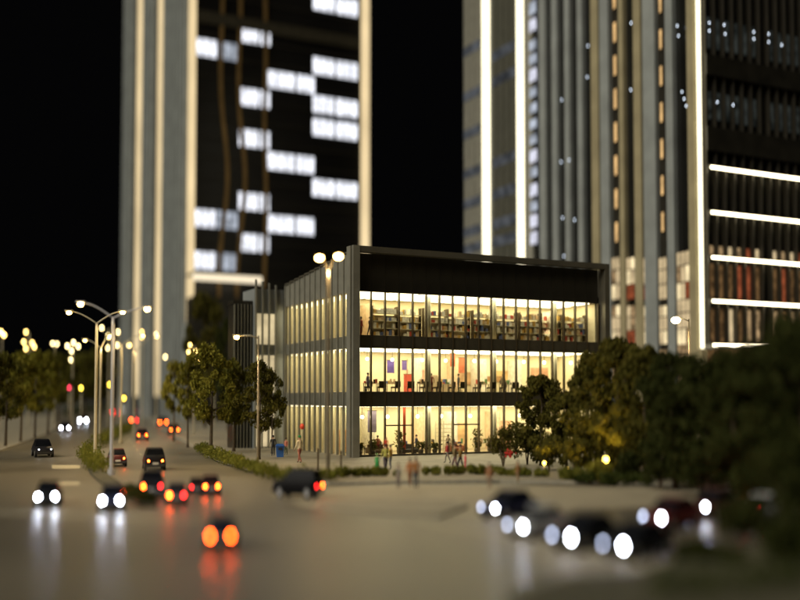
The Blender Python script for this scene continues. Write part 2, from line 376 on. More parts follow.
for (x, y, z, w, h, col, lab, cat) in [(4.6,3.0,7.9,.75,1.2,(.20,.13,.50),'larger purple cloth banner hanging inside the middle floor','banner'),
        (6.2,3.0,8.2,.5,.9,(.25,.17,.52),'smaller purple cloth banner hanging inside the middle floor','banner'),
        (7.0,4.2,6.06,1.0,1.75,(.75,.13,.08),'tall red display panel standing on the middle floor','panel'),
        (11.3,2.6,8.6,.55,1.3,(.72,.18,.08),'narrow red banner hanging inside the middle floor','banner'),
        (12.6,3.2,8.0,.8,1.5,(.75,.22,.1),'wide red banner hanging inside the middle floor','banner'),
        (5.6,1.6,.2,.28,4.4,(.6,.10,.04),'tall thin red pillar banner inside the ground floor','banner'),
        (2.1,2.0,2.3,.9,2.0,(.40,.34,.48),'pale lilac banner inside the ground floor near the corner','banner'),
        (17.2,5.5,7.2,2.2,.5,(.45,.25,.10),'long brown counter sign inside the middle floor','sign')]:
    t = thing('hanging_banner' if cat == 'banner' else ('exhibition_stand' if cat == 'panel' else 'counter_sign'), lab, cat, local(x,y,z), AZ)
    boxp('cloth' if cat == 'banner' else 'board', mat('banner_cloth', col, .8), t, 0, w, 0, .04, 0, h); boxp('rail', M['mullion'], t, -.04, w+.04, -.02, .06, h, h+.05)
t = thing('stair_flight', 'brown sloping stair flight inside the middle floor', 'stairs', local(10.6, 4.6, 6.06), AZ)
for i in range(9): boxp('step', M['int_floor'], t, i*.36, i*.36+.4, 0, 1.4, 0, 1.7 - i*.18)
t = thing('display_rack', 'pale ladder-like display rack inside the ground floor', 'rack', local(9.6, 2.6, .16), AZ)
for x in (0, .9, 1.8): boxp('upright', M['column'], t, x, x+.08, 0, .1, 0, 3.1)
for j in range(7): boxp('rung', M['column'], t, .09, 1.79, .02, .08, .35 + j*.4, .42 + j*.4)

for i, (x, k, d, c) in enumerate([(3.9,0,3.0,'white'),(9.4,0,2.6,'rose'),(12.9,0,3.2,'white'),(18.2,0,2.8,'rose'),(9.0,1,3.0,'white'),(13.6,1,2.4,'rose'),(16.4,1,3.2,'white'),(21.0,1,2.6,'white'),(3.6,2,3.6,'rose'),(24.5,2,3,'white')]):
    boxp('partition_wall', PART[c], bld, x, x + .12, 7.38 - d, 7.38, levels[k][0] - .03, levels[k][1] - .6)
for k in (0, 1):
    for i in range(9):
        x = 1.3 + i*2.9 + .5*k
        f = MB().ball((x, 1.5 + .6*(i % 2), levels[k][1] - .95), .17, 10, 6).build('pendant_lamp', E['pendant'], bld, True)
        MB().tube([(x, 1.5 + .6*(i % 2), levels[k][1] - .8), (x, 1.5 + .6*(i % 2), levels[k][1] - .03)], .02, 5).build('cord', M['mullion'], f)
def table(x, y, z, label, seed):
    q = random.Random(seed); t = thing('display_table', label, 'table', local(x,y,z), AZ + q.uniform(-.3,.3), 'display tables inside the glass building')
    boxp('top', M['int_floor'], t, -.7, .7, -.35, .35, .78, .84)
    for sx in (-.62,.62):
        for sy in (-.28,.28): boxp('leg', M['mullion'], t, sx-.03, sx+.03, sy-.03, sy+.03, 0, .78)
    g = MB()
    for j in range(7): g.mi = q.randrange(7); xx = -.65 + j*.18; g.box(xx, xx+.13, q.uniform(-.3,-.1), q.uniform(.05,.3), .842, .9 + q.random()*.45)
    tag(g.build('goods', goods_cols, t), kind='stuff')
for i, x in enumerate((1.7, 4.3, 6.9, 9.7, 12.6, 15.9)): table(x, 3.4 + .5*(i%2), .15, f'goods table inside the ground floor, {ORD[i]} from the corner fin', 70+i)
for i, x in enumerate((2.6, 5.2, 8.3, 11.0, 14.8, 18.0, 21.5)): table(x, 2.4 + .6*(i%2), 6.06, f'goods table inside the middle floor, {ORD[i]} from the corner fin', 90+i)
def potted(x, y, z, h, label, seed):
    q = random.Random(seed); t = thing('potted_plant', label, 'plant', local(x,y,z), AZ, 'plants inside the ground floor')
    MB().tube([(0,0,0),(0,0,.45)], [.2,.28], 10).build('pot', M['mullion'], t, True)
    mb = MB()
    for _ in range(160):
        p = Vector((q.gauss(0,.22), q.gauss(0,.22), .5 + (h-.5)*q.random())); a = Vector((q.gauss(0,.12), q.gauss(0,.12), q.uniform(.02,.2))); b = Vector((q.gauss(0,.06), q.gauss(0,.06), 0))
        mb.add([p-a, p-b, p+a, p+b], [(0,1,2,3)])
    mb.build('leaves', L['green'], t)
for i, (x, y, h) in enumerate([(.95,1.3,1.2),(2.4,1.5,1.5),(5.1,1.4,2.3),(7.3,1.2,1.2),(8.9,1.4,1.0),(13.6,1.4,2.4),(15.0,1.2,1.4)]):
    potted(x, y, .15, h, f'potted plant inside the ground floor window, {ORD[i]} from the corner fin', 40+i)
for i, (x, y, c) in enumerate([(3.2,2.2,(.10,.06,.03)),(6.4,2.0,(.06,.05,.04)),(11.8,2.4,(.35,.12,.05)),(16.6,2.2,(.08,.05,.03))]):
    t = thing('sofa', f'low dark sofa inside the ground floor, {ORD[i]} from the corner fin', 'sofa', local(x,y,.15), AZ + .2*i, 'sofas inside the ground floor'); m = mat('sofa_cloth', c, .8)
    boxp('seat', m, t, -.8, .8, -.4, .4, .15, .48); boxp('backrest', m, t, -.8, .8, .41, .6, .15, .95)
    for sx in (-.98, .81): boxp('armrest', m, t, sx, sx+.17, -.4, .6, .15, .68)
    for sx in (-.7, .7): boxp('leg', M['blackbox'], t, sx-.05, sx+.05, -.3, .4, 0, .14)
for i, (x, w, h, z, c) in enumerate([(.9,2.2,2.2,.2,(.62,.30,.12)),(13.4,2.6,2.6,.3,(.70,.45,.22)),(19.0,2.4,2.8,.3,(.68,.40,.25)),(8.9,2.0,1.4,7.0,(.70,.40,.28)),(14.3,2.6,1.3,6.9,(.55,.36,.20)),(19.4,2.0,1.2,7.2,(.68,.45,.20)),(24.0,2.2,1.8,7.0,(.66,.36,.22))]):
    t = thing('wall_picture', f'warm coloured wall panel on the {"ground" if z < 1 else "middle"} floor, {ORD[i if z < 1 else i-3]} from the corner fin', 'picture', local(x,7.28,z), AZ, 'wall panels inside the glass building')
    boxp('board', mat('picture_board', c, .7, 0, .35, 1.2), t, 0, w, 0, .08, 0, h); boxp('frame', M['mullion'], t, -.06, w+.06, .02, .1, -.07, -.01)

# ------------------------------------------------------------------ towers
def t_of(px, D0, p0): p = (px-400)/1000; return D0*(p0-p)/(.447+.894*p)
def s_of(px, D0, p0): p = (px-400)/1000; return D0*(p-p0)/(.894-.447*p)
# left tower
D0 = 240.0; lt_o = GD(190, D0); p0 = -.210
lt = thing('left_tower', 'tall tower with cream light strips and scattered white lit windows', 'skyscraper', lt_o, AZ)
HT = 165; SL = s_of(360, D0, p0); TL = t_of(121, D0, p0)
MB().box(.6, SL, .6, TL, 0, HT).build('core', M['tower_glass'], lt)
for a, b, m, z0 in [(121.5,130,'pier',0),(141,151,'pier',0),(162,184,'pier',0)]:
    ta, tb = t_of(b, D0, p0), t_of(a, D0, p0); n = max(2, int((tb-ta)/1.6))
    for i in range(n):
        w = (tb-ta)/n; boxp('grey_pier', M[m], lt, -.25 - .5*(i%2), .58, ta + i*w + .02, ta + (i+1)*w - .02, z0, HT)
for a, b in [(132.5,138.8),(153.3,159.3)]:
    boxp('light_strip', E['cream_led'], lt, .2, .55, t_of(b,D0,p0)+.05, t_of(a,D0,p0)-.05, 6, HT)
boxp('corner_light_strip', E['cream_led'], lt, -.3, .7, -.1, t_of(186,D0,p0) - .05, 24, HT)
boxp('corner_base', M['pier'], lt, -.6, 1.0, -.3, 6.0, 0, 23.9)
boxp('edge_light_strip', E['cream_led'], lt, SL + .5, SL + 2.3, -.4, 1.2, 0, HT)
# dark curtain wall: floor bands and dark panes with lit windows among them
fh = 5.08; zb = 29.0
cols = [(193.5,214),(215.5,236.5),(237,256),(258,269),(266+5,293.5),(296,310),(312,333.5),(335.5,357)]
colA = {0:[(193.5,214),(215.5,236.5)],1:[(237,256),(258,268.5)],2:[(266,293.5),(296,313.5)],3:[(311.5,333.5),(335.5,357)]}
lit = {0:[49,219,261],1:[35,98,139,202,243],2:[82,163,225],3:[4,68,106,129,189]}
for k in range(-4, 20):
    z = zb + k*fh
    boxp('floor_band', M['dark_rib'], lt, 1.05, SL, .36, .58, z - .42, z - .1)
for c in colA:
    for (xa, xb) in colA[c]:
        sa, sb = s_of(xa, D0, p0), s_of(xb, D0, p0)
        yc = [y for y in lit[c]]
        for y in yc:
            smid = (sa+sb)/2; Dm = D0 + .447*smid
            # the row's photo height is read at the middle of the two panes
            ref = colA[c][0][1]; Dr = D0 + .447*s_of(ref, D0, p0)
            zc = P(ref, y, Dr).z
            o = boxp('lit_window', E['win_dim'] if (c == 0 and xa > 215) else E['win'], lt, sa, sb, .30, .5, zc - 2.05, zc + 2.05)
            for fx in (.33, .66): boxp('glow_splitter', M['dark_rib'], o, sa + (sb-sa)*fx - .1, sa + (sb-sa)*fx + .1, .22, .29, zc - 2.05, zc + 2.05)  # added bars, they split the window glow into separate blobs
            boxp('window_frame', M['dark_rib'], o, sa - .12, sa - .01, .24, .52, zc - 2.1, zc + 2.1)
for (px, amp, ph) in [(219,1.0,0),(237,1.0,.5),(263,.35,2)]:  # solid wavy strips modelled in place of reflections on the dark glass
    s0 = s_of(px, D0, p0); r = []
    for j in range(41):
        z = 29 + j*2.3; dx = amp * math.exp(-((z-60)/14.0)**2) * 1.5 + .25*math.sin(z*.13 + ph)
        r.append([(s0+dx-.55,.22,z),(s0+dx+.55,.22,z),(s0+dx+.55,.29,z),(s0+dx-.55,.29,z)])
    MB().loft(r).build('wavy_reflection', M['reflection'], lt)
boxp('crown_band', M['spandrel'], lt, 1.05, SL, .20, .34, 97.5, 100.5)
pod = thing('canopy_block', 'dark entrance block with a glowing canopy edge under the left tower', 'building', lt_o, AZ)
boxp('block', M['dark_panel'], pod, -1.2, 15, -7, -.5, 0, 29.4); zc = P(225, 280, 240).z
boxp('canopy_light', E['canopy_led'], pod, -1.5, 15.3, -7.6, -7.05, zc - .75, zc + .65)
boxp('canopy_roof', M['dark_rib'], pod, -1.6, 15.4, -7.6, -.5, zc + .7, zc + 1.0)

# right tower
D0 = 135.0; p0 = .3035; rt_o = GD(703.5, D0)
rt = thing('right_tower', 'tall dark tower with white corner strip and grey vertical fins', 'skyscraper', rt_o, AZ)
HT = 108; TL = t_of(466, D0, p0)
MB().box(.6, 46, .6, TL, 0, HT).build('core', M['black_glass'], rt)
def tspan(a, b): return t_of(b, D0, p0), t_of(a, D0, p0)
def vstrip(name, a, b, m, x0=-.3, x1=.58, z0=0, z1=HT): 
    ta, tb = tspan(a, b); return boxp(name, m, rt, x0, x1, ta, tb, z0, z1)
boxp('corner_light_strip', E['white_led'], rt, -.12, .20, -.18, .32, 12.2, HT); boxp('corner_light_base', M['pier_tan'], rt, -.5, .5, -.4, .5, 0, 12.15)
vstrip('tan_pier', 692.5, 699.4, M['pier_tan'], -.25)
for a, b, m in [(554,561,'pier'),(567,573.5,'pier'),(580,586.5,'pier'),(594,602.5,'pier_tan'),(603,613,'pier'),(622,628,'pier_tan'),(637,645.5,'pier_tan'),(646.5,660,'pier'),(669.5,678,'pier'),(541.5,549,'pier')]:
    vstrip('vertical_fin', a + .6, b - .7, M[m], -.15)
for a, b in [(466,471),(471.5,476.5),(477,483.5),(494.5,500),(500.5,506),(506.5,512),(512.5,518.5)]:
    vstrip('grey_pier', a, b, M['fin_dark' if a > 490 else 'fin'], -.2)
for a, b in [(485.5,492),(520.5,526.5)]: vstrip('light_strip', a, b, E['white_led'], -.42, -.1)
ta, tb = tspan(530, 541)
for y, kind in [(8,2),(25,0),(45,1),(59,1),(75,0),(92,1),(108,1),(124,1),(139,1),(156,0),(172,1),(190,0),(206,1),(221,0),(238,0)]:
    Dm = D0 + .894*(ta+tb)/2; z = P(535, y, Dm).z; h = 1.05 if kind != 1 else .8
    boxp('lit_window', E['win_pale'] if kind == 0 else E['win_dim'], rt, -.1, -.05, ta + .6, tb - .6, z - h, z + h)
for y in (30, 52, 78, 118, 160, 192, 222, 240):            # faint emissive strips over the piers at several heights
    z = P(505, y, D0 + .894*t_of(505, D0, p0)).z
    for a, b in [(494.5,518.6),(466,483)]:
        if rng.random() < .8: vstrip('faint_strip', a, b, E['strip_faint'], -.27, -.21, z - .9, z + .9)
for a, b, first in [(617.8,620.6,0),(664.6,667,12)]:
    ta, tb = tspan(a, b); Dm = D0 + .894*(ta+tb)/2
    per = 33.3 if first == 0 else 36.5
    y = -1 if first == 0 else 3
    boxp('dark_channel', M['dark_panel'], rt, .3, .56, ta - .9, tb + .9, 0, HT)
    while y < 250:
        za = P(a, y + (9.5), Dm).z; zc = P(a, y - 9.5, Dm).z
        boxp('amber_window', E['amber'], rt, -.18, -.15, ta, tb, za, zc); y += per
# lit shop floors low on the left face
for (a, b) in [(613.5,621.8),(628.5,636.8),(645.6,652),(661,669),(679,692),(637,645)]:
    for (y0, y1, key) in [(258,299,'shop'),(306,344,'shop'),(350,385,'shop2')]:
        ta, tb = tspan(a, b); Dm = D0 + .894*(ta+tb)/2; off = -6 if a > 676 else 0
        zlo, zhi = P(a, y1, Dm).z, P(a, y0 + off, Dm).z; nv = max(2, int((tb-ta)/.85)); wv = (tb-ta)/nv
        for j in range(nv):
            for (q0, q1) in ((0, .34), (.37, .70), (.73, 1)):
                kk2 = rng.choice(['shop_hot','shop_hot','shop','shop','shop2','shop_red' if q0 < .3 else 'shop']) if key == 'shop' else key
                boxp('shop_window', E[kk2], rt, -.12, -.08, ta + j*wv + .06, ta + (j+1)*wv - .06, zlo + (zhi-zlo)*q0, zlo + (zhi-zlo)*q1)
for (px, y) in [(592,46),(591,77),(636,23),(635,90),(683,26),(684,36),(687,92),(689,99),(691,106),(565,100),(572,160),(565,218),(577,220),(566,256),(564,162)]:
    t = t_of(px, D0, p0); c = P(px, y, D0 + .894*t); MB().ball((-.15, t, c.z), .095, 8, 5).build('led_dot', E['dot'], rt)
# right face
zs = [P(706, y, D0).z for y in (345, 301, 257.5, 212.5, 167.5)]
for z in zs:
    st = boxp('floor_light_strip', E['strip_led'], rt, 1.0, 45, -1.1, -.88, z - .15, z + .09)
    boxp('floor_ledge', M['dark_rib'], rt, .7, 45, -1.15, .55, z + .095, z + .3)
NBAY = 26; bwid = 44/NBAY
for i in range(NBAY + 1):
    boxp('dark_mullion', M['dark_rib'], rt, 1.0 + i*bwid - .12, 1.0 + i*bwid + .12, -.35, .58, zs[0] + .34, zs[4] + 42)
for i in range(NBAY):
    xa = 1.0 + i*bwid + .2; xb = xa + bwid - .4; gap = (i % 9 == 6)
    def win(key, z0, z1): boxp('window', E[key], rt, xa, xb, .30, .56, z0, z1)
    if not gap:
        win(rng.choice(['shop2','shop2','shop','shop_dim']), zs[0] + .5, zs[1] - .9)
        win(rng.choice(['shop_dim','shop2','shop_dim','shop_red','shop_dim']), zs[1] + .5, zs[2] - .7)
        win(rng.choice(['shop2','shop','shop_red']), zs[2] + .6, zs[2] + 1.8)
        win('shop_dim', zs[0] - 4.6, zs[0] - .6)
        for y0, y1 in ((14, 44), (89, 116)): win('faint_row', P(712, y1, D0).z, P(712, y0, D0).z) if 'faint_row' in E else None
for z0, z1 in [(P(712,74,D0).z, P(712,54,D0).z), (P(712,150,D0).z, P(712,126,D0).z)]: boxp('spandrel_panel', M['dark_panel'], rt, .8, 45, -.6, -.38, z0, z1)
for (px, y) in [(712,24),(712,32),(727,26),(728,35),(757,33),(757,40),(772,35),(772,43),(785,46),(719,103),(735,106)]:
    s = s_of(px, D0, p0); c = P(px, y, D0 + .447*s); MB().ball((s, -.5, c.z), .095, 8, 5).build('led_dot', E['dot'], rt)

# ------------------------------------------------------------------ street lamps
LAMPW = 1700
def lamp_light(parent, c, watts, col=(1,.72,.36), rad=.18, point=False):
    ld = bpy.data.lights.new('lamp_light', 'SPOT'); ld.energy = watts;
    ld.spot_size = R(152); ld.spot_blend = .7
    ld.color = col; ld.shadow_soft_size = rad
    o = bpy.data.objects.new('lamp_light', ld); C.objects.link(o); o.parent = parent; o.location = c
    if point: o.rotation_euler.x = math.pi      # garden uplight
def lamp_head(mb_parent, c, r, m):
    lamp_light(mb_parent, (c[0], c[1], c[2] - r - .12), LAMPW); return MB().ball(c, (r*1.1, r, r*.8), 12, 8).build('lamp_globe', m, mb_parent, True)
def double_lamp(px, D, ylight, dl, dr, label, rl=0, rr=0, key='warm', r=.20, pm='pole', group='two-armed street lamps'):
    b = GD(px, D); t = thing('street_lamp', label, 'street lamp', (b.x, D, .05), 0, group)
    z = P(px, ylight, D).z - .05
    MB().tube([(0,0,0),(0,0,.5),(0,0,z-1.6),(0,0,z-.9)], [.2,.14,.11,.09], 10).build('pole', M[pm], t, True)
    MB().tube([(0,0,-.05),(0,0,.35)], .28, 10).build('base', M[pm], t)
    for dx, dz in ((dl*D/1000, rl), (dr*D/1000, rr)):
        pts = []
        for j in range(9):
            a = j/8; pts.append((dx*a, 0, z - .95 + (1.0+dz)*math.sin(a*math.pi/2)))
        arm = MB().tube(pts, [.07-.03*j/8 for j in range(9)], 8).build('arm', M[pm], t, True)
        MB().box(dx-.32, dx+.32, -.16, .16, z+dz+.06, z+dz+.17).build('lamp_hood', M[pm], arm)
        lamp_head(t, (dx, 0, z+dz-.06), r, E[key])
    return t
double_lamp(112, 72, 305, -33, 34, 'tall grey two-armed street lamp at the near end of the median', .12, -.25, pm='pole_grey')
double_lamp(95.5, 82, 312, -28, 26, 'two-armed street lamp just left of the grey one on the median')
double_lamp(100, 112, 340, -16, 9, 'shorter-looking two-armed lamp behind the median hedge bend', 0, .5, 'globe', .2)
double_lamp(121, 122, 337, -13, 21, 'two-armed street lamp in the middle of the median', 0, .2, 'globe', .2)
double_lamp(134, 150, 346, -5, 22, 'farthest two-armed street lamp on the median', .2, 1.5, 'globe', .2)
double_lamp(328, 66, 257, -9, 10, 'bright twin-headed street lamp before the fins of the glass building', 0, .1, 'warm', .28, pm='pole_dark')
def arm_lamp(px, D, ylight, dx, label, key='warm', r=.18):
    b = GD(px, D); t = thing('street_lamp', label, 'street lamp', (b.x, D, .14), 0, 'one-armed street lamps')
    z = P(px, ylight, D).z - .14; dx = dx*D/1000
    MB().tube([(0,0,-.1),(0,0,.5),(0,0,z+.1)], [.15,.09,.06], 10).build('pole', M['pole_dark'], t, True)
    MB().tube([(0,0,z-.1),(dx*.4,0,z+.12),(dx,0,z+.1)], [.06,.05,.04], 8).build('arm', M['pole'], t, True)
    MB().box(dx-.3, dx+.3, -.15, .15, z+.08, z+.18).build('lamp_hood', M['pole'], t); lamp_head(t, (dx,0,z-.02), r, E[key])
arm_lamp(258, 77, 337, -22, 'one-armed street lamp standing among the trees by the glass building')
arm_lamp(690, 95, 320, -13, 'one-armed street lamp before the right tower', 'globe_w', .42)
def cluster_lamp(px, D, spots, label, key='globe', r=.36, base=True):
    b = GD(px, D); t = thing('globe_lamp', label, 'street lamp', (b.x, D, .1), 0, 'globe lamps')
    top = min(y for _, y in spots); zt = P(px, top, D).z - .1
    zlow = P(px, max(y for _, y in spots), D).z - .6
    MB().tube([(0,0,-.2),(0,0,.6),(0,0,zlow),(0,0,zt-r*.6)], [.2,.14,.1,.07], 8).build('pole', M['pole'], t, True)
    for (x, y) in spots:
        q = P(x, y, D); lx = q.x - b.x; lz = q.z - .1; ly = rng.uniform(-.5, .5) if abs(lx) > .4 else 0
        if abs(lx) > .3 or lz < zt - .5: MB().tube([(0,0,min(lz,zt-.5)-.4),(lx*.6,ly*.6,lz-.55),(lx,ly,lz-r*.8)], .05, 6).build('arm', M['pole'], t, True)
        MB().ball((lx,ly,lz), r*.7, 12, 8).build('lamp_globe', E[key], t, True)
cluster_lamp(28, 185, [(26,332),(23.5,342),(33,343),(25,348.5),(35,347)], 'five-globe lamp above the left row of trees')
cluster_lamp(1, 170, [(1,332),(4,335)], 'globe lamp at the left edge of the picture', r=.42)
cluster_lamp(54, 190, [(53,343.5),(57,344)], 'twin-globe lamp between two five-globe lamps', 'globe_w', .3)
cluster_lamp(72, 185, [(67.5,346),(73.5,342.5),(79,346.5),(71.5,351),(70.5,360)], 'five-globe lamp above the far end of the left trees', 'globe_w', .34)
cluster_lamp(108, 190, [(102,328),(108,336),(108,348),(116.5,345)], 'globe lamp behind the grey street lamp', 'globe_w', .34)
cluster_lamp(118, 200, [(118,332),(129,345)], 'twin-globe lamp before the left light strip of the left tower', 'globe_w', .34)
cluster_lamp(142, 195, [(142,332),(142,337)], 'paired globe lamp left of the second light strip', 'globe', .3)
cluster_lamp(156, 200, [(156,335),(165.5,357)], 'globe lamp before the right pier of the left tower', 'globe_w', .32)
cluster_lamp(194, 150, [(190,345),(195.5,351),(198,358.5),(189,352)], 'four-globe lamp just behind the street trees', 'globe', .28)
cluster_lamp(214, 190, [(214,307)], 'single globe lamp under the canopy of the left tower', 'globe_w', .42)
def signal(px, y, D, lens, label):
    b = GD(px, D); t = thing('traffic_light', label, 'traffic light', (b.x, D, .05), 0, 'traffic lights at the far end')
    z = P(px, y, D).z - .05
    MB().tube([(0,0,-.15),(0,0,z-.9)], [.1,.08], 8).build('pole', M['pole'], t, True)
    h = MB().box(-.26,.26,-.18,.18,z-.95,z+.75).build('housing', M['blackbox'], t)
    for k, dz in enumerate((.48, -.02, -.62)):
        m = E[lens] if (k == 1) else M['dark_panel']
        MB().ball((0,-.2,z+dz), (.24 if k==1 else .15,.1,.26 if k==1 else .15), 10, 6).build('lens', m, t, True)
signal(69, 387.5, 190, 'sig_r', 'traffic light showing red at the far end of the avenue')
signal(81, 388, 180, 'sig_y', 'traffic light showing amber, leftmost of the amber ones')
signal(109.5, 384.5, 185, 'sig_y', 'traffic light showing amber between the median lamp poles')
signal(124, 398, 170, 'sig_y', 'low traffic light showing amber beside the median hedge')

# ------------------------------------------------------------------ cars
def car_meshes(kind):
    suv = kind == 'suv'
    def ring(y, w, zb, zm, zt):
        return [(-w*.86,y,zb),(w*.86,y,zb),(w,y,zb+.16),(w*1.0,y,zm),(w*.90,y,zt),(-w*.90,y,zt),(-w*1.0,y,zm),(-w,y,zb+.16)]
    dz = .12 if suv else 0
    st = [(-2.08,.70,.38,.62,.86),(-2.0,.80,.30,.66,.93),(-1.6,.86,.24,.68,.96),(-.9,.87,.22,.68,.93),(.5,.87,.22,.68,.92),(1.0,.86,.22,.66,.90),(1.6,.84,.24,.62,.80),(2.0,.76,.30,.56,.70),(2.12,.62,.36,.52,.62)]
    body = MB().loft([ring(y,w,zb,zm+dz,zt+dz*1.4) for y,w,zb,zm,zt in st]).mesh('body', M['blackbox'], True)
    h = 1.52 if suv else 1.40; zb = .90 + dz*1.2
    if suv: bl, tl = (-1.98,1.05), (-1.75,.30)
    else: bl, tl = (-1.55,1.05), (-.95,.25)
    def sq(y0,y1,w,z): return [(-w,y0,z),(w,y0,z),(w,y1,z),(-w,y1,z)]
    cab = MB().loft([sq(bl[0],bl[1],.80,zb-.04), sq(tl[0],tl[1],.64,h)]).mesh('cabin_glass', M['car_glass'])
    roof = MB().loft([sq(tl[0]-.03,tl[1]+.03,.66,h-.02), sq(tl[0]+.06,tl[1]-.08,.58,h+.06)]).mesh('roof', M['blackbox'])
    wheel = MB().tube([(-.11,0,0),(.11,0,0)], .33, 16).mesh('wheel', M['tyre'], False)
    rim = MB().tube([(-.12,0,0),(.12,0,0)], .20, 10).mesh('rim', M['rim'])
    lamp = MB().ball((0,0,0), (.155,.07,.125), 12, 8).mesh('lamp', E['head'], True)
    plate = MB().box(-.25,.25,-.02,.02,-.07,.07).mesh('number_plate', M['plate'])
    bump = MB().box(-.78,.78,-.06,.06,-.09,.09).mesh('bumper', M['blackbox'])
    return dict(body=body, cab=cab, roof=roof, wheel=wheel, rim=rim, lamp=lamp, plate=plate, bump=bump, h=h)
CM = {'sedan': car_meshes('sedan'), 'suv': car_meshes('suv')}
PAINT = {n: mat('paint_'+n, c, .5, 0, .1, 2, spec=.1 if 'black' in n else .3) for n, c in [('black',(.012,.012,.014)),('matt_black',(.006,.006,.007)),('darkred',(.075,.010,.009)),('navy',(.012,.016,.045)),('silver',(.35,.36,.37)),('grey',(.06,.06,.07)),('brown',(.05,.02,.015)),('white',(.6,.6,.6))]}
def setmat(o, m): o.material_slots[0].link = 'OBJECT'; o.material_slots[0].material = m
def car(px, py, heading, label, paint, kind='sedan', s=1.0, head='head', tail='tail', mid='', lr=1.0, heads=None, tails=None, ly=.62, front=None, zs=1.22):
    """px, py: photo position of the mid point between the lamps that face the camera"""
    m = CM[kind]; hd = Vector((heading[0], heading[1], 0)).normalized()
    toward = hd.y < 0.02 if front is None else front
    p = G(px, py, .66*zs*s)
    org = Vector((p.x, p.y, 0)) - hd * (2.02*s if toward else -2.02*s)
    t = thing('car', label, 'car', (org.x, org.y, .006), math.atan2(-hd.x, hd.y), 'cars on the roads'); t.scale = (s,s,s*zs)
    b = inst('body', m['body'], t); setmat(b, PAINT[paint])
    c = inst('cabin_glass', m['cab'], t); r = inst('roof', m['roof'], t); setmat(r, PAINT[paint])
    for y, nm in ((2.1,'bumper'),(-2.06,'bumper')):
        q = inst(nm, m['bump'], t, (0,y,.40)); setmat(q, M['blackbox'])
    inst('number_plate', m['plate'], t, (0,-2.13,.52))
    for x in (-.80,.80):
        for y in (-1.28,1.32):
            w = inst('wheel', m['wheel'], t, (x,y,.33)); inst('rim', m['rim'], w, (0,0,0))
    for k, x in enumerate((-.58,.58)):
        hh = inst('headlight', m['lamp'], t, (x,2.06,.66), (lr,1,lr)); setmat(hh, E[(heads or (head,head))[k]])
        tt = inst('tail_light', m['lamp'], t, (x,-2.04,.70), (lr*.95,1,lr*.95)); setmat(tt, E[(tails or (tail,tail))[k]])
    return t
Wd = (-.29, .957); Wo = (.29, -.957)
car(46.5, 497, (.25,-.97), 'oncoming dark car with big white headlights, nearest the left edge', 'black', s=.68)
car(111, 501, (.22,-.97), 'oncoming dark car with big white headlights beside the median tip', 'navy', s=.68)
car(65, 428, Wo, 'oncoming dark car with twin headlights in the far left lane', 'black', s=.95, lr=.85)
car(83, 420.5, Wo, 'farthest oncoming car with white headlights', 'black', s=1.1, lr=1.0)
car(45, 449.5, (.45,-.9), 'black car with faint headlights at the left kerb', 'black', s=.92, head='head_s', lr=.35)
car(118, 459, (-.33,.94), 'dark red car with red tail lights beside the median hedge', 'darkred', s=.80, tail='tail_dim', tails=('tail_dim','tail'), lr=.55)
car(155.5, 461.5, (-.30,.95), 'black car with twin pinkish tail lights in the middle of the avenue', 'black', 'suv', .88, lr=.62)
car(152, 487, (-.24,.97), 'black boxy car with one bright orange tail light', 'black', 'suv', .78, tails=('tail','tail_dim'), lr=.75)
car(176.5, 496, (-.2,.98), 'car with one orange and one red tail light behind the boxy car', 'grey', s=.60, tails=('tail','tail_dim'), lr=1.1)
car(211.5, 487, (-.24,.97), 'dark red car with twin orange tail lights in the right lane', 'darkred', s=.60, lr=.9)
car(197, 487.5, (-.24,.97), 'dark car with dim red tail lights left of the dark red one', 'brown', s=.5, tail='tail_dim', lr=.9)
car(142.5, 435.5, Wd, 'small-looking car with twin tail lights at the median hedge end', 'darkred', s=.85, lr=.75)
car(174.5, 430, Wd, 'car with bright tail lights close to the right kerb', 'darkred', s=.92, lr=.8)
car(163, 422.5, Wd, 'car with orange tail lights farther up the right kerb', 'brown', s=1.05, lr=.9)
car(134, 420.5, Wd, 'car with pinkish tail lights behind the median lamps', 'silver', s=1.0, lr=1.1, tails=('tail','tail_dim'))
car(115.5, 412.5, Wd, 'farthest car with a red glow at the avenue end', 'darkred', s=1.4, lr=1.2, tail='tail_dim')
car(220.5, 537, (-.12,.99), 'nearest car with two large orange tail lights', 'navy', s=.62, lr=.85)
car(319, 486.5, (-.93,.36), 'long black car turning left with one red tail light', 'matt_black', 'suv', .64, tails=('tail_dim','tail'), lr=.8, head='head_off', zs=1.6)
Q = (-.72,-.69)
car(488.5, 508, Q, 'dark blue car at the far left of the queue', 'navy', s=.72, heads=('head','head_dim'), lr=.75)
car(515.5, 526, Q, 'silver car second in the queue by the verge', 'silver', s=.68, heads=('head','head_dim'), lr=.8)
car(562, 536.5, Q, 'black car third in the queue with a bright headlight', 'black', s=.72, heads=('head','head_dim'), lr=.82)
car(613.5, 545, Q, 'dark car nearest the camera in the right-hand queue', 'black', s=.70, heads=('head','head_dim'), lr=.72)
car(652.5, 517.5, Q, 'dark red car with twin white headlights behind the queue', 'darkred', s=.74, heads=('head','head_dim'), lr=.85)
car(697, 506.5, Q, 'brown car with one bright headlight in front of the dark trees', 'brown', s=.74, heads=('head','head_dim'), lr=.8)
car(752, 512, (.72,.69), 'grey car with an orange tail light under the dark trees', 'silver', s=.74, tails=('tail_dim','tail_dim'), lr=.5, front=False)

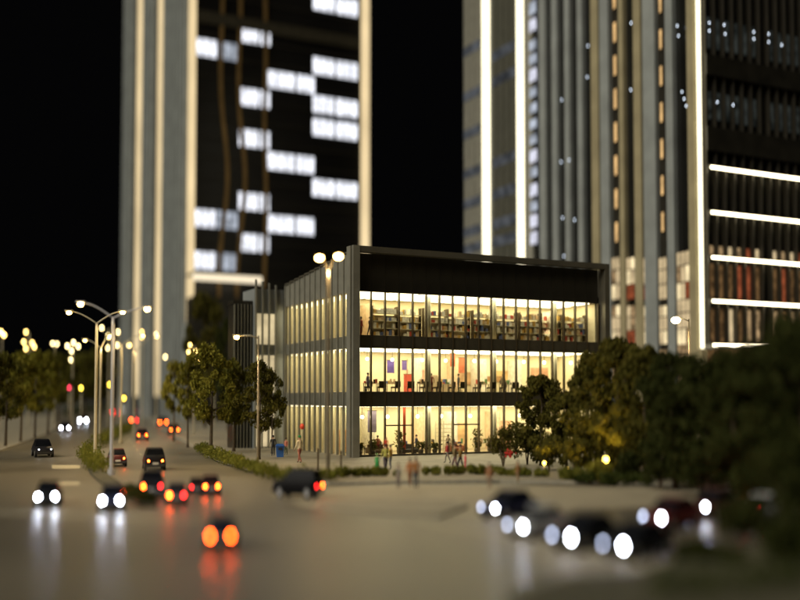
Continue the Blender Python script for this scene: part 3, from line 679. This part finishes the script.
# ------------------------------------------------------------------ vegetation
def leaf_cloud(mb, centers, n, spread, size, r):
    for _ in range(n):
        c, cr = r.choice(centers)
        d = Vector((r.gauss(0,1), r.gauss(0,1), r.gauss(0,.85))); d.normalize(); d *= cr * (r.random() ** .45) * spread
        p = c + d; s = size * r.uniform(.6, 1.35)
        q = Euler((r.uniform(0,6.28), r.uniform(0,6.28), r.uniform(0,6.28))).to_matrix()
        a = q @ Vector((s,0,0)); b = q @ Vector((0,s*.6,0))
        mb.add([p-a, p-b*.9, p+a, p+b], [(0,1,2,3)])
def tree_meshes(seed, nleaf=5200, size=.15, nclump=34, low=3.3):
    """unit tree: height 10, crown radius about 2.5, trunk clear to about 3.2"""
    r = random.Random(seed); cl = []
    for i in range(nclump):
        a = r.uniform(0, 6.283); h = r.random(); rad = 2.3 * math.sin(math.pi * (.12 + .80*h)) ** .8 * r.uniform(.35, 1.12)
        cl.append((Vector((math.cos(a)*rad, math.sin(a)*rad, low + (9.5-low)*h)), r.uniform(.35, .85)))
    cr = MB(); leaf_cloud(cr, cl, nleaf, 1.0, size, r)
    tr = MB(); lean = r.uniform(-.3,.3)
    tr.tube([(0,0,-.2),(0,0,.3),(lean*.3,.05,2.5),(lean,.1,5.0),(lean*1.2,.1,8.2)], [.26,.19,.15,.10,.03], 8)
    for c, _ in r.sample(cl, 11):
        z0 = max(2.4, c.z - r.uniform(.8,1.8)); tr.tube([(lean*min(1,z0/5),.05,z0), ((c.x+lean*.5)*.5,c.y*.5,(z0+c.z)/2-.1), c], [.06,.045,.015], 5)
    return tr.mesh('trunk', M['bark'], True), cr
TREES = [tree_meshes(s, 5600, .17, 40) for s in (3, 11, 23, 31)] + [tree_meshes(s, 12000, .17, 80, .9) for s in (5, 8)]
CROWNS = {}
def crown_mesh(i, key):
    if (i,key) not in CROWNS: CROWNS[(i,key)] = TREES[i][1].mesh('crown', L[key])
    return CROWNS[(i,key)]
def tree(px, D, ytop, wpx, key, label, group, i=None, zscale=None, base=.1):
    i = rng.randrange(4) if i is None else i
    b = GD(px, D); h = P(px, ytop, D).z - base; w = wpx*D/1000/2.5
    t = thing('tree', label, 'tree', (b.x, D, base), rng.uniform(0,6.28), group); t.scale = (w, w, h/9.9)
    tk = inst('trunk', TREES[i][0], t); k = (h/9.9); f = .9/max(w,.3)
    inst('crown', crown_mesh(i, key), t)
    return t
for px, D, yt, w, key, lab in [(6,113,352,21,'olive','tree of the left row nearest the left edge'),(21,124,351,19,'lamplit','golden-lit tree second in the left row'),
        (35,137,352,18,'lamplit','golden-lit tree third in the left row'),(48,152,353,17,'lamplit','tree fourth in the left row'),(58,170,352,14,'olive','farthest tree of the left row'),
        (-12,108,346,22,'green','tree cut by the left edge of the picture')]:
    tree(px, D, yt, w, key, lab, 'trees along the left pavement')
for px, D, yt, w, key, lab, i in [(211,97,344,25,'lamplit','leafy street tree with a double trunk nearest the avenue',0),(188,112,354,14,'lamplit','yellow-lit street tree just left of the leafy one',1),
        (174,128,360,13,'lamplit','farthest yellow-lit street tree before the left tower',2),(234,101,359,22,'olive','street tree behind the one-armed lamp',3),
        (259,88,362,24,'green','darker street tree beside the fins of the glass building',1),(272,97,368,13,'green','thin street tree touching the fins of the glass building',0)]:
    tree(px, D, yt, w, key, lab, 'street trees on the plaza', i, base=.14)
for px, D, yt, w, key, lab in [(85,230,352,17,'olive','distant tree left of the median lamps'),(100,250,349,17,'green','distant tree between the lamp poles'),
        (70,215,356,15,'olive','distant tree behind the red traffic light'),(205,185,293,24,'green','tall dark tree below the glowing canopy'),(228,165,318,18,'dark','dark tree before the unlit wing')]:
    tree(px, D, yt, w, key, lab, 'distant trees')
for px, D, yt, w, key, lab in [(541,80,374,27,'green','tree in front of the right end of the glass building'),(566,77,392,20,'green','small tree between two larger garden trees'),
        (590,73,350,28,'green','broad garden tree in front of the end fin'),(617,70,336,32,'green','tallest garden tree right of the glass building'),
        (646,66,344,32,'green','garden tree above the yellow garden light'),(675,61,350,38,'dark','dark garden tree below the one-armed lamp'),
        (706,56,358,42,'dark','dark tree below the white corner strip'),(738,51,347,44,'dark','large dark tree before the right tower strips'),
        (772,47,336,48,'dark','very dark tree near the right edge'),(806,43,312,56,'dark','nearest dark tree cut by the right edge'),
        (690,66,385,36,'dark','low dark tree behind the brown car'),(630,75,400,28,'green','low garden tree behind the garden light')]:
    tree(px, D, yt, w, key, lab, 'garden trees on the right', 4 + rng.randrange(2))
def shrub(px, D, rpx, ytop, key, label, seed, flowers=None):
    r = random.Random(seed); b = GD(px, D); rad = rpx*D/1000; h = P(px, ytop, D).z
    t = thing('shrub', label, 'shrub', (b.x, D, .12), 0, 'garden shrubs')
    cl = [(Vector((r.gauss(0,.42)*rad, r.gauss(0,.42)*rad, h*(.25+.62*r.random()))), rad*r.uniform(.3,.5)) for _ in range(18)]
    mb = MB(); leaf_cloud(mb, cl, 2300, 1, .10, r); mb.build('foliage', L[key], t)
    st = MB()
    for k in range(4): st.tube([(0,0,-.1),(r.uniform(-.2,.2)*rad,r.uniform(-.2,.2)*rad,h*.35),cl[k][0]], [.06,.05,.02], 5)
    st.build('stem', M['bark'], t)
    if flowers:
        f = MB()
        for _ in range(26):
            a = r.uniform(0,6.28); f.ball((rad*.35+r.gauss(0,.2), -rad*.7+r.gauss(0,.15), h*.32+r.gauss(0,.12)), .09, 6, 4)
        tag(f.build('flowers', flowers, t), kind='stuff')
RED = mat('red_flowers', (.5,.03,.02), .7)
shrub(503, 79, 16, 426, 'green', 'round shrub with red flowers before the glass front', 1, RED)
shrub(527, 81, 13, 424, 'dark', 'dark shrub right of the round flowering one', 2)
shrub(549, 74, 13, 440, 'green', 'shrub beside the small garden light', 3)
shrub(575, 70, 14, 438, 'green', 'shrub between the two garden lights', 4)
shrub(598, 65.2, 16, 466, 'lamplit', 'low shrub lit yellow under the garden light', 5)
shrub(572, 66, 13, 472, 'hedge', 'little yellow-lit shrub at the kerb', 6)
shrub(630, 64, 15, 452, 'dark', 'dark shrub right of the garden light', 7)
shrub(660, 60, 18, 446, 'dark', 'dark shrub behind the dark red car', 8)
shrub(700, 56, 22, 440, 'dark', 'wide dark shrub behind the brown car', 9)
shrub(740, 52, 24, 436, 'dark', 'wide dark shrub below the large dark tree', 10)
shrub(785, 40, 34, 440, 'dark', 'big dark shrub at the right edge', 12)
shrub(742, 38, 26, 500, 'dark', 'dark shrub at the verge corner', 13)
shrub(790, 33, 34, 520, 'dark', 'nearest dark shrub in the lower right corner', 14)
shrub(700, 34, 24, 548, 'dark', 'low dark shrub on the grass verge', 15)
def hedge(name, pts, w, h, n, key, label, seed, size=.10):
    r = random.Random(seed); mb = MB(); seg = []
    for i in range(len(pts)-1):
        a, b = pts[i], pts[i+1]; m = max(1, int((b-a).length/.26))
        for j in range(m):
            q = a.lerp(b, (j+r.random())/m); seg.append((Vector((q.x + r.gauss(0,w*.16), q.y + r.gauss(0,w*.16), .15 + h*r.uniform(.25,.62))), r.uniform(.3,.5)*max(w,h)))
    leaf_cloud(mb, seg, n, 1, size, r)
    for i, v in enumerate(mb.v):
        if v[2] < .02: mb.v[i] = (v[0], v[1], .02)
    return tag(mb.build(name, L[key]), label, 'hedge')
hedge('hedge', [G(200,452),G(212,458),G(226,464),G(247,472),G(268,478.5),G(290,482),G(335,483.5)], 1.2, .95, 8200, 'hedge', 'low hedge curving along the kerb by the street trees', 1)
hedge('hedge', [G(318,481),G(345,479),G(370,478),G(394,478)], .75, .62, 4200, 'hedge', 'low hedge behind the black turning car', 2)
hedge('hedge', [G(427,477),G(450,476.5),G(480,476),G(500,477),G(520,478),G(545,479)], .75, .62, 6200, 'hedge', 'low hedge in front of the three walking people', 3)
hedge('hedge', [G(575,484),G(610,486),G(650,487)], .9, .7, 2200, 'hedge_dark', 'low hedge under the garden trees', 4)
hedge('hedge', [G(88,455),G(91,466),G(99,474.5)], 1.8, 1.3, 3400, 'hedge', 'hedge clump at the bend of the median', 5)
hedge('hedge', [G(97,449),G(106,443),G(118,437),G(131,430)], 2.1, 1.5, 4800, 'hedge', 'hedge running up the median towards the far cars', 6)
hedge('hedge', [G(126,494),G(138,501),G(151,506)], 1.0, .4, 2200, 'hedge_dark', 'dark hedge at the near tip of the median', 7)
tag(hedge('ground_cover', [Vector((7,27.5,0)),Vector((10,28.8,0)),Vector((14,30,0)),Vector((19,31,0)),Vector((22,33,0))], 2.2, .35, 5200, 'hedge_dark', 'dark low ground cover on the near verge', 8, .07), kind='stuff')
hedge('hedge', [G(66,417),G(90,413),G(110,410.5)], 3, 3, 2200, 'dark', 'dark far hedge across the avenue end', 9, .3)
def garden_lamp(px, py, D, label, r=.12, key='garden'):
    b = GD(px, D); z = P(px, py, D).z; t = thing('garden_lamp', label, 'garden lamp', (b.x, D, .12), 0, 'garden lamps')
    MB().tube([(0,0,-.1),(0,0,z-.12-r)], .05, 8).build('post', M['pole'], t, True)
    MB().ball((0,0,z-.12), r, 12, 8).build('bulb', E[key], t, True); lamp_light(t, (0,.1,z-.12+r*1.9), r*4200, (1,.66,.10), .1, True)
    MB().tube([(0,0,z-.12+r*.9),(0,0,z-.12+r*1.5)], [r*1.5,r*.4], 10).build('cap', M['pole'], t, True)
garden_lamp(605.5, 459.5, 66.8, 'bright yellow garden light among the shrubs', .2)
garden_lamp(544, 463, 72, 'small yellow garden light left of the bright one', .12)
garden_lamp(568, 468, 68.5, 'faint low garden light between the other two', .07)

# ------------------------------------------------------------------ people
SKIN = mat('skin', (.45,.27,.17), .6); HAIR = mat('hair', (.03,.02,.015), .7); SHOE = mat('shoe', (.03,.025,.02), .6)
def person(pos, h, rz, top, legs, label, pose='stand', skirt=False, hair=None, group='people on the plaza'):
    stride = .17 if pose == 'walk' else (.03 if pose == 'stand' else .10)
    k = h/1.75; V = []; Ed = []; Rd = []
    def v(x,y,z,r): V.append((x*k,y*k,z*k)); Rd.append(r*k); return len(V)-1
    def chain(start, pts):
        p = start
        for q in pts: n = v(*q); Ed.append((p,n)); p = n
        return p
    pel = v(0,0,.93,.135)
    ch = chain(pel, [(0,.01,1.08,.125),(0,.01,1.25,.145),(0,0,1.40,.12)])
    chain(ch, [(0,.0,1.49,.055),(0,.02,1.56,.075),(0,.03,1.65,.095),(0,.025,1.73,.07)])
    wide = .13 if skirt else .085
    for s in (-1,1):
        f = s*stride
        chain(pel, [(s*.09,0,.86,.095 if not skirt else .13),(s*(.10+abs(stride)*.15),f*.75+.03,.48,.065 if not skirt else .16),(s*.10,f*1.3-.04,.10,.045),(s*.10,f*1.3+.10,.04,.04)])
        g = -s*stride*.9
        sh = chain(ch, [(s*.19,0,1.40,.06)])
        chain(sh, [(s*.24,g*.4-.02,1.13,.045),(s*.23,g+.07,.90,.035),(s*.22,g+.12,.81,.032),(s*.22,g+.14,.75,.018)])
    me = bpy.data.meshes.new('skeleton'); me.from_pydata(V, Ed, []); 
    tmp = bpy.data.objects.new('skeleton', me); C.objects.link(tmp)
    md = tmp.modifiers.new('Skin', 'SKIN'); md.use_smooth_shade = True; ss = tmp.modifiers.new('Sub', 'SUBSURF'); ss.levels = 1; ss.render_levels = 1
    for i, sv in enumerate(me.skin_vertices[0].data): sv.radius = (Rd[i], Rd[i]); sv.use_root = (i == 0)
    dg = bpy.context.evaluated_depsgraph_get(); ev = tmp.evaluated_get(dg)
    out = bpy.data.meshes.new_from_object(ev); out.name = 'person'
    bpy.data.objects.remove(tmp); bpy.data.meshes.remove(me)
    out.materials.clear()
    for m in (SKIN, top, legs, SHOE): out.materials.append(m)
    for p in out.polygons:
        c = p.center/k; p.use_smooth = True
        if abs(c.x) > .17 and c.z < .87 and c.z > .6: i = 0
        elif c.z > 1.45: i = 0
        elif c.z > .93 or abs(c.x) > .19: i = 1
        elif c.z > .09: i = 2
        else: i = 3
        p.material_index = i
    o = inst('person', out, None, pos, None, rz); tag(o, label, 'person', group)
    hm = MB().ball((0,.0,1.69*k), (.105*k,.115*k,.10*k), 10, 6).build('hair', hair or HAIR, o, True)
    nose = MB().ball((0,.125*k,1.63*k), .022*k, 6, 4).build('nose', SKIN, o, True)
    return o
def cl(name, c): return mat('cloth_' + name, c, .85, 0, .2, 8)
def gp(px, py): q = G(px, py, .14); return q
person(gp(299.5,463), 2.25, .9, cl('cream',(.55,.48,.34)), cl('maroon',(.22,.07,.05)), 'striding person in cream top and maroon trousers by the fins', 'walk', hair=cl('green_cap',(.02,.16,.05)))
bln = thing('balloon', 'red balloon held above the striding person', 'balloon', gp(302,463) + Vector((0,0,1.95)), 0)
MB().ball((0,0,1.05), (.2,.2,.25), 12, 9).build('envelope', mat('red_balloon',(.62,.07,.03),.35), bln, True); MB().tube([(0,0,.75),(-.05,0,.4),(-.18,0,-.8)], .012, 5).build('string', M['plate'], bln)
person(gp(273,456), 1.9, .3, cl('black',(.03,.03,.03)), cl('black2',(.03,.03,.03)), 'person all in black beside the blue bin')
person(gp(286,455), 1.6, 2.5, cl('pinkish',(.5,.18,.12)), cl('darkgreen',(.06,.08,.04)), 'person in a pinkish top right of the blue bin')
bn = thing('recycling_bin', 'blue rounded bin beside the fins of the glass building', 'bin', gp(280,457), .2)
BLUE = mat('blue_bin', (.03,.12,.42), .45)
MB().loft([[(-.36*s,-.32*s,z),(.36*s,-.32*s,z),(.36*s,.32*s,z),(-.36*s,.32*s,z)] for s, z in ((.82,0),(1,.95))]).build('body', BLUE, bn)
MB().loft([[(-.4*s,-.36*s,z),(.4*s,-.36*s,z),(.4*s,.36*s,z),(-.4*s,.36*s,z)] for s, z in ((1,.96),(.95,1.06),(.6,1.2))]).build('lid', BLUE, bn)
boxp('slot', M['blackbox'], bn, -.18,.18,-.372,-.34,.66,.86)
car_p = gp(385.5,470.5)
person(car_p, 1.95, .4, cl('lime',(.42,.42,.10)), cl('ink',(.05,.04,.07)), 'person in a lime top standing at the hedge with a child on the shoulders', 'walk')
person(car_p + Vector((.05,.06,1.28)), 1.15, .4, cl('red',(.62,.06,.03)), cl('red2',(.50,.05,.03)), 'small child in red carried on the shoulders', 'stand', hair=cl('maroon_cap',(.16,.02,.015)))
person(gp(390.5,469.5), 1.85, 1.2, cl('ochre',(.5,.30,.06)), cl('slate',(.16,.17,.2)), 'person in an ochre top right of the one carrying a child')
person(gp(377,471), 1.25, 0, cl('green',(.02,.30,.08)), cl('green2',(.02,.26,.07)), 'child in a long green dress by the hedge', 'stand', True, cl('green3',(.03,.28,.09)))
person(gp(410,486), 1.7, .5, cl('orange',(.50,.20,.07)), cl('brown',(.25,.11,.05)), 'person in an orange top at the kerb, left of a pair', 'walk')
person(gp(416,488), 1.85, .3, cl('rust',(.36,.16,.05)), cl('ink2',(.05,.055,.07)), 'person in a rust top and dark trousers, right of a pair at the kerb', 'stand')
person(gp(447.5,463), 1.75, 1.5, cl('crimson',(.40,.05,.05)), cl('grey',(.2,.18,.16)), 'person in a crimson top left of the walking three', 'walk')
person(gp(455,470), 1.95, 1.4, cl('khaki',(.22,.17,.08)), cl('plum',(.10,.05,.07)), 'person in a khaki top in the middle of the walking three', 'walk')
person(gp(460.5,469.5), 1.85, 1.6, cl('mustard',(.40,.26,.07)), cl('black3',(.03,.03,.04)), 'person in a mustard top and black trousers among the walking three', 'walk')
person(gp(465.5,470.5), 1.3, 1.6, cl('pink',(.62,.12,.14)), cl('pink2',(.55,.10,.12)), 'small person in pink at the right of the walking three')
person(gp(489.5,489), 1.5, .2, cl('brick',(.40,.18,.09)), cl('dusty',(.30,.21,.14)), 'person in a brick-coloured top at the kerb before the hedge')
person(gp(518,483), 1.4, .9, cl('terracotta',(.38,.20,.08)), cl('sand',(.33,.22,.12)), 'person in a terracotta top below the round shrub')
person(gp(398.5,488), 1.45, 2.2, cl('dust',(.25,.22,.18)), cl('dust2',(.2,.17,.15)), 'person in dusty grey at the kerb left of the pair')
for i, (x, y, k, c) in enumerate([(3.4,2.6,0,(.3,.05,.04)),(7.7,2.9,0,(.05,.06,.12)),(10.6,1.8,0,(.35,.28,.2)),(14.1,2.5,0,(.08,.07,.06)),(2.1,2.0,1,(.12,.10,.2)),(8.8,1.9,1,(.3,.08,.06)),(12.0,2.2,1,(.1,.1,.1)),(16.9,1.8,1,(.25,.2,.12)),(1.2,1.6,2,(.35,.07,.05)),(2.0,1.3,2,(.1,.09,.12))]):
    person(local(x, y, (.15, 6.06, 11.26)[k]), 1.8, i*1.3, cl('indoor', c), cl('indoor_legs', tuple(v*.5 for v in c)), f'visitor inside the {("ground","middle","top")[k]} floor, {ORD[i if k == 0 else (i-4 if k == 1 else i-8)]} from the corner fin', 'walk' if i % 2 else 'stand', group='visitors inside the glass building')
for px in (318, 341):
    t = thing('bollard', 'thin brown post on the plaza ' + ('left' if px == 318 else 'right') + ' of the fin row end', 'post', gp(px, 470 if px == 318 else 474), 0)
    MB().tube([(0,0,-.05),(0,0,1.5)], .07, 8).build('shaft', M['mullion'], t); MB().ball((0,0,1.55), .1, 8, 6).build('cap', M['mullion'], t)
